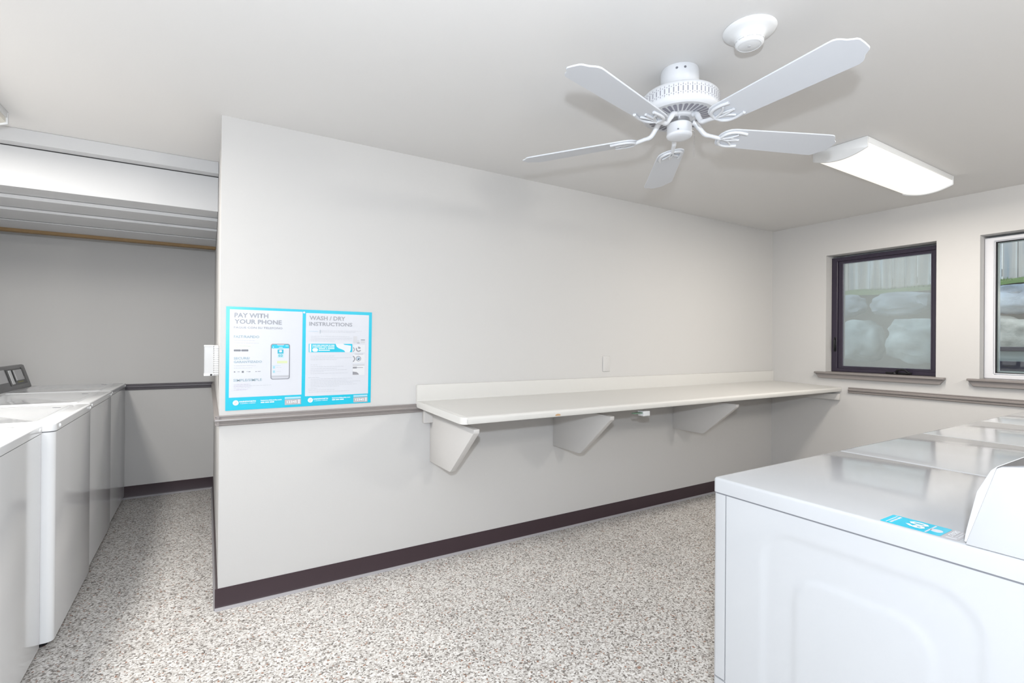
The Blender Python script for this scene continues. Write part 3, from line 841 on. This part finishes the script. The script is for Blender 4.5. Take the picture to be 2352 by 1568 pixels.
# ---- washers: front faces +x, local origin at the near front floor corner, width along +y
WW = 0.782; WD = 0.70
def make_washer(label, group):
    t = thing('washing_machine', label, 'washing machine', (0, 0, 0), 0, group)
    fr = lambda c, d: abs(d.z) > abs(d.x) + abs(d.y) and c.x > -0.1
    obj('cabinet', box(-WD, 0.0, 0.0, WW, 0.030, 0.9285, bev=0.026, seg=5, edges=fr), ENAM, t, 35)
    obj('seam', box(-WD + 0.004, -0.005, 0.005, WW - 0.005, 0.9285, 0.9330, bev=0.022, seg=4, edges=fr), SEAM, t, 35)
    b = bmesh.new()
    add_box(b, -WD, 0.003, -0.001, WW + 0.001, 0.933, 0.966, bev=0.027, seg=5, edges=fr)
    top = [e for e in b.edges if e.verts[0].co.z > 0.965 and e.verts[1].co.z > 0.965 and len(e.link_faces) == 2 and min(f.normal.z for f in e.link_faces) < 0.5]
    bmesh.ops.bevel(b, geom=top, offset=0.006, segments=3, profile=0.5, affect='EDGES')
    obj('top_panel', b, ENAM, t, 40)
    # lid: slightly raised frame with a shallow dished middle
    lb = bmesh.new()
    ring_o = rrect(-0.555, -0.060, 0.055, WW - 0.055, 0.035, 6)
    ring_1 = rrect(-0.551, -0.064, 0.059, WW - 0.059, 0.032, 6)
    ring_2 = rrect(-0.540, -0.075, 0.070, WW - 0.070, 0.026, 6)
    ring_3 = rrect(-0.528, -0.087, 0.082, WW - 0.082, 0.022, 6)
    vo = [[lb.verts.new((x, y, z)) for x, y in r] for r, z in ((ring_o, 0.9655), (ring_1, 0.9700), (ring_2, 0.9700), (ring_3, 0.9675))]
    n = len(ring_o)
    for a, c in zip(vo, vo[1:]):
        for k in range(n): lb.faces.new((a[k], a[(k + 1) % n], c[(k + 1) % n], c[k]))
    lb.faces.new(vo[-1]); lb.faces.new(vo[0][::-1])
    bmesh.ops.recalc_face_normals(lb, faces=lb.faces)
    li = obj('lid', lb, ENAM2, t, 50)
    obj('lid_mark', prism([(-0.135, WW - 0.15), (-0.105, WW - 0.165), (-0.100, WW - 0.160), (-0.128, WW - 0.142)], 0.9672, 0.9690, 'z'), SEAM, li, label='small embossed mark')
    for y in (0.062, WW - 0.062):
        u = lathe([(0, 0.006), (0.006, 0.0055), (0.0085, 0.003), (0.009, 0.0)], 18)
        xf(u, lambda c, y=y: Vector((0.003 + c.z, y + c.x, 0.9485 + c.y)))
        obj('bumper', u, PLAST, t, 60)
    # control console
    co = obj('console', prism([(-0.575, 0.966), (-0.622, 1.128), (-0.636, 1.134), (-0.690, 1.120), (-0.695, 0.966)], 0.004, WW - 0.004, 'y', bev=0.003, seg=2), BRUSH, t, 35, 'grey slanted control console')
    S = Vector((-0.575, 0, 0.966)); D = (Vector((-0.622, 0, 1.128)) - S); D.normalize(); Nn = Vector((D.z, 0, -D.x))
    def cp(y0, y1, h0, h1, d, m, nm, lab=None, par=co):
        b = bmesh.new(); add_box(b, h0, h1, y0, y1, 0.0, d, bev=min(0.0015, d * 0.4), seg=1)
        xf(b, lambda c: S + D * c.x + Vector((0, c.y, 0)) + Nn * c.z)
        return obj(nm, b, m, par, label=lab)
    cp(WW - 0.44, WW - 0.075, 0.030, 0.150, 0.003, DKGREY, 'control_recess', 'dark control recess')
    cp(WW - 0.30, WW - 0.135, 0.062, 0.140, 0.008, LGREY, 'display_window')
    cp(WW - 0.335, WW - 0.310, 0.055, 0.142, 0.006, BLACK, 'card_slot', 'black card slot')
    cp(WW - 0.405, WW - 0.350, 0.040, 0.142, 0.005, PLAST, 'button_strip', 'white button strip')
    cp(WW - 0.120, WW - 0.100, 0.085, 0.152, 0.006, BLACK, 'side_slot')
    cp(0.06, WW - 0.47, 0.060, 0.150, 0.002, LGREY, 'label_panel')
    cp(WW - 0.28, WW - 0.16, 0.045, 0.054, 0.004, mat('olive_light', (150, 150, 90), .5), 'indicator')
    for x in (-0.05, -0.62):
        for y in (0.06, WW - 0.06):
            obj('foot', lathe([(0, 0), (0.022, 0), (0.022, 0.008), (0.010, 0.012), (0.010, 0.031), (0, 0.031)], 16, (x, y)), BLACK, t, 40)
    return t


def copy_tree(o, parent=None):
    c = o.copy(); COL.objects.link(c)
    if parent is not None: c.parent = parent
    for chd in [k for k in list(bpy.data.objects) if k.parent == o and k != c]:
        copy_tree(chd, c)
    return c


WG = 'white washing machines along the alcove'
wlabs = ['nearest white top-loading washer at the left edge', 'second white top-loading washer from the left edge, standing proud of its neighbour',
         'third white top-loading washer along the alcove row', 'farthest white top-loading washer with grey console showing by the alcove wall']
w0 = make_washer(wlabs[0], WG)
wpos = [(-0.645, -0.785, -2.2), (-0.608, 0.006, -0.9), (-0.621, 0.800, -0.6), (-0.632, 1.588, -0.6)]
kids0 = None
for k, (x, y, a) in enumerate(wpos):
    o = w0 if k == 0 else copy_tree(w0)
    o.location = (x, y, 0); o.rotation_euler = (0, 0, math.radians(a) * -1 if False else 0)
    o['label'] = wlabs[k]

# ---- dryers: fronts face +y, local origin at the left front floor corner, width along +x
DW = 0.679; DD = 0.70; DH = 0.960
def side_panel():
    """left side sheet with two pressed rounded rectangles"""
    b = bmesh.new()
    Y0, Y1, Z0, Z1 = -0.0395, -DD, 0.035, 0.917
    ny, nz = 110, 130
    def sd(y, z, y0, y1, z0, z1, r):
        cy, cz = (y0 + y1) / 2, (z0 + z1) / 2; hy, hz = abs(y1 - y0) / 2 - r, abs(z1 - z0) / 2 - r
        dy, dz = abs(y - cy) - hy, abs(z - cz) - hz
        return math.hypot(max(dy, 0), max(dz, 0)) + min(max(dy, dz), 0) - r
    def ss(t): t = max(0, min(1, t)); return t * t * (3 - 2 * t)
    G = []
    for i in range(ny + 1):
        row = []
        for j in range(nz + 1):
            y = Y0 + (Y1 - Y0) * i / ny; z = Z0 + (Z1 - Z0) * j / nz
            d1 = sd(y, z, -0.145, -0.562, 0.14, 0.862, 0.075)
            d2 = sd(y, z, -0.222, -0.492, 0.22, 0.778, 0.065)
            x = 0.0035 * ss(-d1 / 0.022 + 0.5) - 0.0035 * ss(-d2 / 0.022 + 0.5)
            row.append(b.verts.new((x + 0.0012, y, z)))
        G.append(row)
    for i in range(ny):
        for j in range(nz):
            b.faces.new((G[i][j], G[i][j + 1], G[i + 1][j + 1], G[i + 1][j]))
    bmesh.ops.recalc_face_normals(b, faces=b.faces)
    if b.faces[0].normal.x > 0:
        for f in b.faces: f.normal_flip()
    return b


def make_dryer(label, group):
    t = thing('dryer', label, 'dryer', (0, 0, 0), 0, group)
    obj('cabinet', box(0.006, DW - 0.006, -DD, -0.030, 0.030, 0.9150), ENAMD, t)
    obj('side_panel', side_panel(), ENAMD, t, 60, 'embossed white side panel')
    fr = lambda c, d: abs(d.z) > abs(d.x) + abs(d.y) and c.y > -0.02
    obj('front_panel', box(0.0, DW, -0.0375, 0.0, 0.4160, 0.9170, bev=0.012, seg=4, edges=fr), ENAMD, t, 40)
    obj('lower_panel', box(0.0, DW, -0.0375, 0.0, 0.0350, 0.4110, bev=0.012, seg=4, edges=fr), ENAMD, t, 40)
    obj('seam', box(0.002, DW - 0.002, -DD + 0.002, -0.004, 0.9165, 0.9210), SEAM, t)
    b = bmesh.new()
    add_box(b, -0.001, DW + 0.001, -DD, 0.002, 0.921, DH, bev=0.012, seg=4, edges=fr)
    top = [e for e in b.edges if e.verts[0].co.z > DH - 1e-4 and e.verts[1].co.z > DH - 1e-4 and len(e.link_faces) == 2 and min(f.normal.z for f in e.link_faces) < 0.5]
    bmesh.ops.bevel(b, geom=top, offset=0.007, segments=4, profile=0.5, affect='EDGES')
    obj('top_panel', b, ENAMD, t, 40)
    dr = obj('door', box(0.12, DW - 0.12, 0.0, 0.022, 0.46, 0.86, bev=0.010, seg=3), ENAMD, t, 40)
    obj('door_handle', box(0.15, 0.18, 0.022, 0.034, 0.60, 0.72, bev=0.004), LGREY, dr, 40)
    # console at the back
    prof = [(-0.537, DH), (-0.579, 1.112), (-0.586, 1.1165), (-0.698, 1.142), (-0.699, DH)]
    co = obj('console', prism(prof, 0.004, DW - 0.004, 'x', bev=0.002, seg=2), BRUSH, t, 35, 'grey metal control console')
    capp = [(-0.5375, DH + 0.0005), (-0.5795, 1.1105), (-0.5865, 1.1145), (-0.6955, 1.1362), (-0.6965, DH + 0.0005)]
    obj('end_cap', prism(capp, 0.0005, 0.006, 'x', bev=0.0018, seg=2), ENAMD, co, 35, 'white console end cap')
    fs = prism([(-0.532, 0.9615), (-0.5355, 0.985), (-0.5500, 1.060), (-0.5690, 1.103), (-0.5775, 1.1125), (-0.5800, 1.1120), (-0.5400, 0.9615)], 0.012, DW - 0.012, 'x', bev=0.001, seg=1)
    obj('fascia', fs, LGREY, co, 40, 'pale grey control fascia')
    for x, h in ((0.10, 0.35), (0.10, 0.80), (0.40, 0.5), (0.52, 0.5)):
        u = lathe([(0, 0.010), (0.009, 0.010), (0.011, 0.0), (0, 0.0)], 18)
        S = Vector((0, -0.537, DH)); D = Vector((0, -0.042, 0.152)).normalized(); Nn = Vector((0, D.z, -D.y))
        xf(u, lambda c, x=x, h=h: Vector((x + c.x, 0, 0)) + S + D * (0.157 * h + c.y) + Nn * (c.z + 0.006))
        obj('knob', u, LGREY, co, 50)
    for x in (0.06, DW - 0.06):
        for y in (-0.06, -DD + 0.06):
            obj('foot', lathe([(0, 0), (0.022, 0), (0.022, 0.008), (0.010, 0.012), (0.010, 0.036), (0, 0.036)], 16, (x, y)), BLACK, t, 40)
    return t


DG = 'white dryers in a row facing the folding counter'
dlabs = ['nearest white dryer with the cyan number sticker on top', 'second white dryer from the camera, behind the stickered one',
         'third white dryer in the row, in front of the dark framed window', 'fourth white dryer in the row toward the window wall', 'last white dryer standing against the window wall']
d0 = make_dryer(dlabs[0], DG)
for k in range(5):
    o = d0 if k == 0 else copy_tree(d0)
    o.location = (1.1515 + 0.6865 * k, -1.956, 0)
    o['label'] = dlabs[k]

# sticker on the nearest dryer
st = thing('machine_number_sticker', 'cyan machine number sticker with grey code end on the nearest dryer top', 'sticker', (1.160, -2.480, DH))
def flatz(polys, layer, m, name, label=None):
    b = bmesh.new()
    for p in polys: b.faces.new([b.verts.new((x, y, 0.0004 + layer * 0.00025)) for x, y in p])
    r = bmesh.ops.extrude_face_region(b, geom=list(b.faces))
    for g in r['geom']:
        if isinstance(g, bmesh.types.BMVert): g.co.z -= 0.0002
    bmesh.ops.recalc_face_normals(b, faces=b.faces)
    return obj(name, b, m, st, label=label)
flatz([rrect(0.0, 0.066, 0.027, 0.128, 0.004)], 0, CYAN, 'cyan_field', 'cyan number field')
flatz([rrect(0.0, 0.066, 0.000, 0.026, 0.004)], 0, BADGE, 'code_field', 'grey code field')
flatz([R4(0.006, 0.0205, 0.014, 0.0035), R4(0.018, 0.0030, 0.060, 0.0055), R4(0.018, 0.0080, 0.060, 0.0100)], 1, LGREY, 'code_marks')
t = text_mesh('0850L7', 0.044, 0.0085, bold=0.02)
xf(t, lambda c: Vector((0.062 - c.x, 0.0215 - c.y, 0.0009))); bmesh.ops.reverse_faces(t, faces=t.faces) if False else None
obj('code_lettering', t, WHITEINK, st)
t = text_mesh('09', 0.042, 0.030, bold=0.03)
xf(t, lambda c: Vector((0.055 - c.x, 0.0890 - c.y, 0.0009)))
obj('number_lettering', t, WHITEINK, st, label='white number 09')
flatz([[(0.030 + 0.010 * math.cos(a), 0.041 + 0.010 * math.sin(a)) for a in [2 * PI * k / 24 for k in range(24)]], R4(0.004, 0.0495, 0.060, 0.0525)], 1, PAPER, 'emblem')
flatz([R4(0.006, 0.117, 0.060, 0.119), R4(0.010, 0.1095, 0.024, 0.1135), R4(0.027, 0.1095, 0.041, 0.1135), R4(0.044, 0.1095, 0.060, 0.1135)], 1, PAPER, 'web_line')

# ================================================================== CEILING LIGHTS
def ceiling_fixture(name, label, x0, x1, y0, y1, lit, axis='x'):
    """wrap-around fixture; long axis x"""
    cx, cy = (x0 + x1) / 2, (y0 + y1) / 2
    t = thing(name, label, 'ceiling light', (cx, cy, ZC), 0 if axis == 'x' else PI / 2)
    hx, hy = ((x1 - x0) / 2, (y1 - y0) / 2) if axis == 'x' else ((y1 - y0) / 2, (x1 - x0) / 2)
    obj('pan', box(-hx + 0.014, hx - 0.014, -hy - 0.004, hy + 0.004, -0.030, -0.0005, bev=0.003), PLAST, t, 40)
    n = 18
    arc_ = [(-hy + 2 * hy * k / n, -0.054 - 0.030 * (1 - ((2 * k / n - 1) ** 2))) for k in range(n + 1)]
    def prof(off):
        return [(-hy + off, -0.028)] + [(p[0] * (1 - off / hy), p[1] + off * 0.6) for p in arc_] + [(hy - off, -0.028)]
    obj('lens', prism(prof(0.003), -hx + 0.010, hx - 0.010, 'x'), LENS if lit else LENSOFF, t, 60, 'glowing curved diffuser' if lit else 'unlit curved diffuser')
    for s in (-1, 1):
        pr = [(-hy - 0.004, -0.001)] + [(p[0] * 1.03, p[1] - 0.004) for p in arc_] + [(hy + 0.004, -0.001)]
        a = s * hx; obj('end_cap', prism(pr, min(a, a - s * 0.012), max(a, a - s * 0.012), 'x', bev=0.001, seg=1), PLAST, t, 50)
    return t
ceiling_fixture('ceiling_light', 'lit wraparound ceiling light near the window wall', 2.92, 4.10, -1.575, -1.305, True)
ceiling_fixture('ceiling_light', 'white wraparound ceiling light cut off at the upper left edge', -1.17, -0.90, -0.66, 0.545, False, 'y')
ceiling_fixture('ceiling_light', 'added unseen wraparound fill light behind the camera at right', 0.9, 2.1, -4.035, -3.765, True)  # this and the next: unseen bodies added for the fill lamps
ceiling_fixture('ceiling_light', 'added unseen wraparound fill light behind the dryers', 3.0, 4.2, -3.735, -3.465, True)

# smoke detector
sd_ = thing('smoke_detector', 'white flared smoke detector on the ceiling above the fan blade', 'smoke detector', (1.572, -1.780, ZC))
obj('base_flare', lathe([(0, -0.0005), (0.086, -0.0005), (0.088, -0.004), (0.085, -0.010), (0.074, -0.016), (0.062, -0.021), (0.053, -0.027), (0.049, -0.034), (0.048, -0.038), (0, -0.038)], 56), PLAST, sd_, 40)
obj('sensor_head', lathe([(0, -0.037), (0.0475, -0.037), (0.0465, -0.052), (0.043, -0.057), (0.038, -0.059), (0.036, -0.058), (0.034, -0.059), (0, -0.060)], 56), PLAST, sd_, 40)
obj('test_dot', lathe([(0, -0.0599), (0.006, -0.0599), (0.005, -0.0612), (0, -0.0614)], 16, (0.0, 0.0)), LGREY, sd_, 40)
sl = bmesh.new()
for k in range(10):
    a = 2 * PI * k / 10
    b = box(0.044, 0.0474, -0.010, 0.010, -0.0475, -0.0455); xf(b, lambda c, a=a: Vector((c.x * math.cos(a) - c.y * math.sin(a), c.x * math.sin(a) + c.y * math.cos(a), c.z))); join(sl, b)
obj('vent_slots', sl, LGREY, sd_)

# ================================================================== CEILING FAN
FC = (1.585, -1.465)
fan = thing('ceiling_fan', 'white five-blade ceiling fan hanging from the ceiling', 'ceiling fan', (FC[0], FC[1], ZC))
fan.scale = (1.02, 1.02, 0.945)
obj('canopy', lathe([(0, -0.0005), (0.072, -0.0005), (0.074, -0.008), (0.074, -0.050), (0.071, -0.056), (0.071, -0.085), (0.074, -0.090), (0.076, -0.112), (0, -0.112)], 56), FAN, fan, 40)
for a in (212, 236):
    aa = math.radians(a); b = lathe([(0, 0.0), (0.005, 0.0), (0.004, 0.002), (0, 0.0025)], 12)
    xf(b, lambda c, aa=aa: Vector((math.cos(aa) * (0.074 + c.z) - math.sin(aa) * c.x, math.sin(aa) * (0.074 + c.z) + math.cos(aa) * c.x, -0.022 + c.y)))
    obj('screw', b, DARKINK, fan)
mh = obj('motor_housing', lathe([(0, -0.104), (0.078, -0.105), (0.120, -0.108), (0.142, -0.113), (0.149, -0.121), (0.1505, -0.130), (0.1505, -0.172), (0.149, -0.182), (0.143, -0.194), (0.135, -0.199), (0.131, -0.1985),
                               (0.060, -0.203), (0.056, -0.207), (0.050, -0.209), (0, -0.209)], 72), FAN, fan, 35)
vb = bmesh.new(); NV = 56
for k in range(NV):
    a = 2 * PI * k / NV
    def put(da, z, hz, w):
        aa = a + da; p = rrect(-w, w, -hz, hz, w * 0.95, 3)
        vs = [vb.verts.new((math.cos(aa) * 0.1509 - math.sin(aa) * x, math.sin(aa) * 0.1509 + math.cos(aa) * x, z + y)) for x, y in p]
        vb.faces.new(vs)
    put(0, -0.151, 0.011, 0.0019)
    for z in (-0.1345, -0.1675): put(0, z, 0.0021, 0.0020)
    for z in (-0.1375, -0.1645): put(PI / NV, z, 0.0021, 0.0016)
    for z in (-0.1300, -0.1720): put(0.0, z, 0.0014, 0.0014)
obj('band_vents', vb, SLOT, mh, label='grey pierced vent band')
ub = bmesh.new(); NU = 34
for k in range(NU):
    a = 2 * PI * k / NU
    pts = [(0.072, -0.0035), (0.072, 0.0035), (0.100, 0.0062), (0.116, 0.0068), (0.120, 0.004), (0.1205, 0.0), (0.120, -0.004), (0.116, -0.0068), (0.100, -0.0062)]
    vs = []
    for r, s in pts:
        z = -0.1988 - (0.131 - r) / 0.071 * 0.0045 - 0.0006
        vs.append(ub.verts.new((r * math.cos(a) - s * math.sin(a), r * math.sin(a) + s * math.cos(a), z)))
    ub.faces.new(vs)
obj('bottom_vents', ub, SLOT, mh, label='grey radial vent slots')
obj('neck', lathe([(0, -0.205), (0.038, -0.205), (0.040, -0.214), (0.040, -0.226), (0.044, -0.232), (0, -0.232)], 40), CHROME, fan, 40)
obj('switch_housing', lathe([(0, -0.229), (0.044, -0.229), (0.048, -0.233), (0.0485, -0.272), (0.0495, -0.274), (0.0495, -0.277), (0.0475, -0.282), (0.040, -0.2875), (0.022, -0.290), (0, -0.2905)], 48), FAN, fan, 40)
for a in (215, 335, 95):
    aa = math.radians(a); b = lathe([(0, 0.0), (0.0035, 0.0), (0.003, 0.0015), (0, 0.002)], 12)
    xf(b, lambda c, aa=aa: Vector((math.cos(aa) * (0.0492 + c.z) - math.sin(aa) * c.x, math.sin(aa) * (0.0492 + c.z) + math.cos(aa) * c.x, -0.268 + c.y)))
    obj('screw', b, DARKINK, fan)
pc = bmesh.new()
PX, PY = 0.046, -0.026
add_tube(pc, [(0.038, -0.022, -0.252), (PX + 0.004, PY - 0.001, -0.252), (PX + 0.008, PY - 0.003, -0.256)], 0.0022, 8)
for k in range(26):
    z = -0.258 - k * 0.0042
    add_lathe(pc, [(0, z + 0.0016), (0.0014, z + 0.0008), (0.0014, z - 0.0008), (0, z - 0.0016)], 6, (PX + 0.008, PY - 0.003))
obj('pull_chain', pc, CHROME, fan, 60)

def blade_bm():
    half = [(0.165, 0.0), (0.168, 0.024), (0.177, 0.042), (0.192, 0.054), (0.212, 0.059), (0.40, 0.0655), (0.598, 0.0715), (0.612, 0.0715), (0.623, 0.067), (0.631, 0.058), (0.638, 0.046), (0.649, 0.037), (0.656, 0.032), (0.660, 0.024), (0.661, 0.0)]
    half = [(0.165 + (x - 0.165) * 1.05, y) for x, y in half]
    pts = half + [(x, -y) for x, y in half[1:-1]][::-1]
    return prism(pts, -0.003, 0.003, 'z', bev=0.0012, seg=1)
def iron_bm():
    b = bmesh.new()
    # arm from the motor to the blade root
    add_tube(b, smooth_curve([(0.062, 0, -0.207 + 0.27), (0.078, 0.0, -0.214 + 0.27), (0.092, 0.0, -0.236 + 0.27), (0.112, 0, -0.262 + 0.27), (0.140, 0, -0.268 + 0.2695), (0.180, 0, -0.0065)], 5), [0.011] * 10 + [0.0098] * 8 + [0.0085] * 8, 10)
    z = -0.0065
    def T_(pts, r): add_tube(b, smooth_curve([(x, y, z) for x, y in pts], 5), r, 8)
    T_([(0.270, 0.040), (0.236, 0.046), (0.205, 0.043), (0.184, 0.028), (0.176, 0.0), (0.184, -0.028), (0.205, -0.043), (0.236, -0.046), (0.270, -0.040)], 0.0064)
    T_([(0.176, 0.0), (0.200, 0.006), (0.222, 0.016), (0.240, 0.034)], 0.0050)
    T_([(0.176, 0.0), (0.200, -0.006), (0.222, -0.016), (0.240, -0.034)], 0.0050)
    T_([(0.205, 0.007), (0.232, 0.004), (0.258, 0.000)], 0.0056)
    T_([(0.205, -0.007), (0.232, -0.004), (0.258, 0.000)], 0.0040)
    return b
A0 = 49.5; PITCH = math.radians(-12)
b0 = obj('blade', blade_bm(), BLADE, fan, 40)
i0 = obj('blade_iron', iron_bm(), FAN, b0, 60)
angs = [A0 + 72 * k for k in range(5)]
blades = [b0]
for k in range(4):
    c = b0.copy(); COL.objects.link(c); c.parent = fan
    d = i0.copy(); COL.objects.link(d); d.parent = c
    blades.append(c)
for c, a in zip(blades, angs):
    c.matrix_local = Matrix.Translation((0, 0, -0.270)) @ Matrix.Rotation(math.radians(a), 4, 'Z') @ Matrix.Rotation(PITCH, 4, 'X')
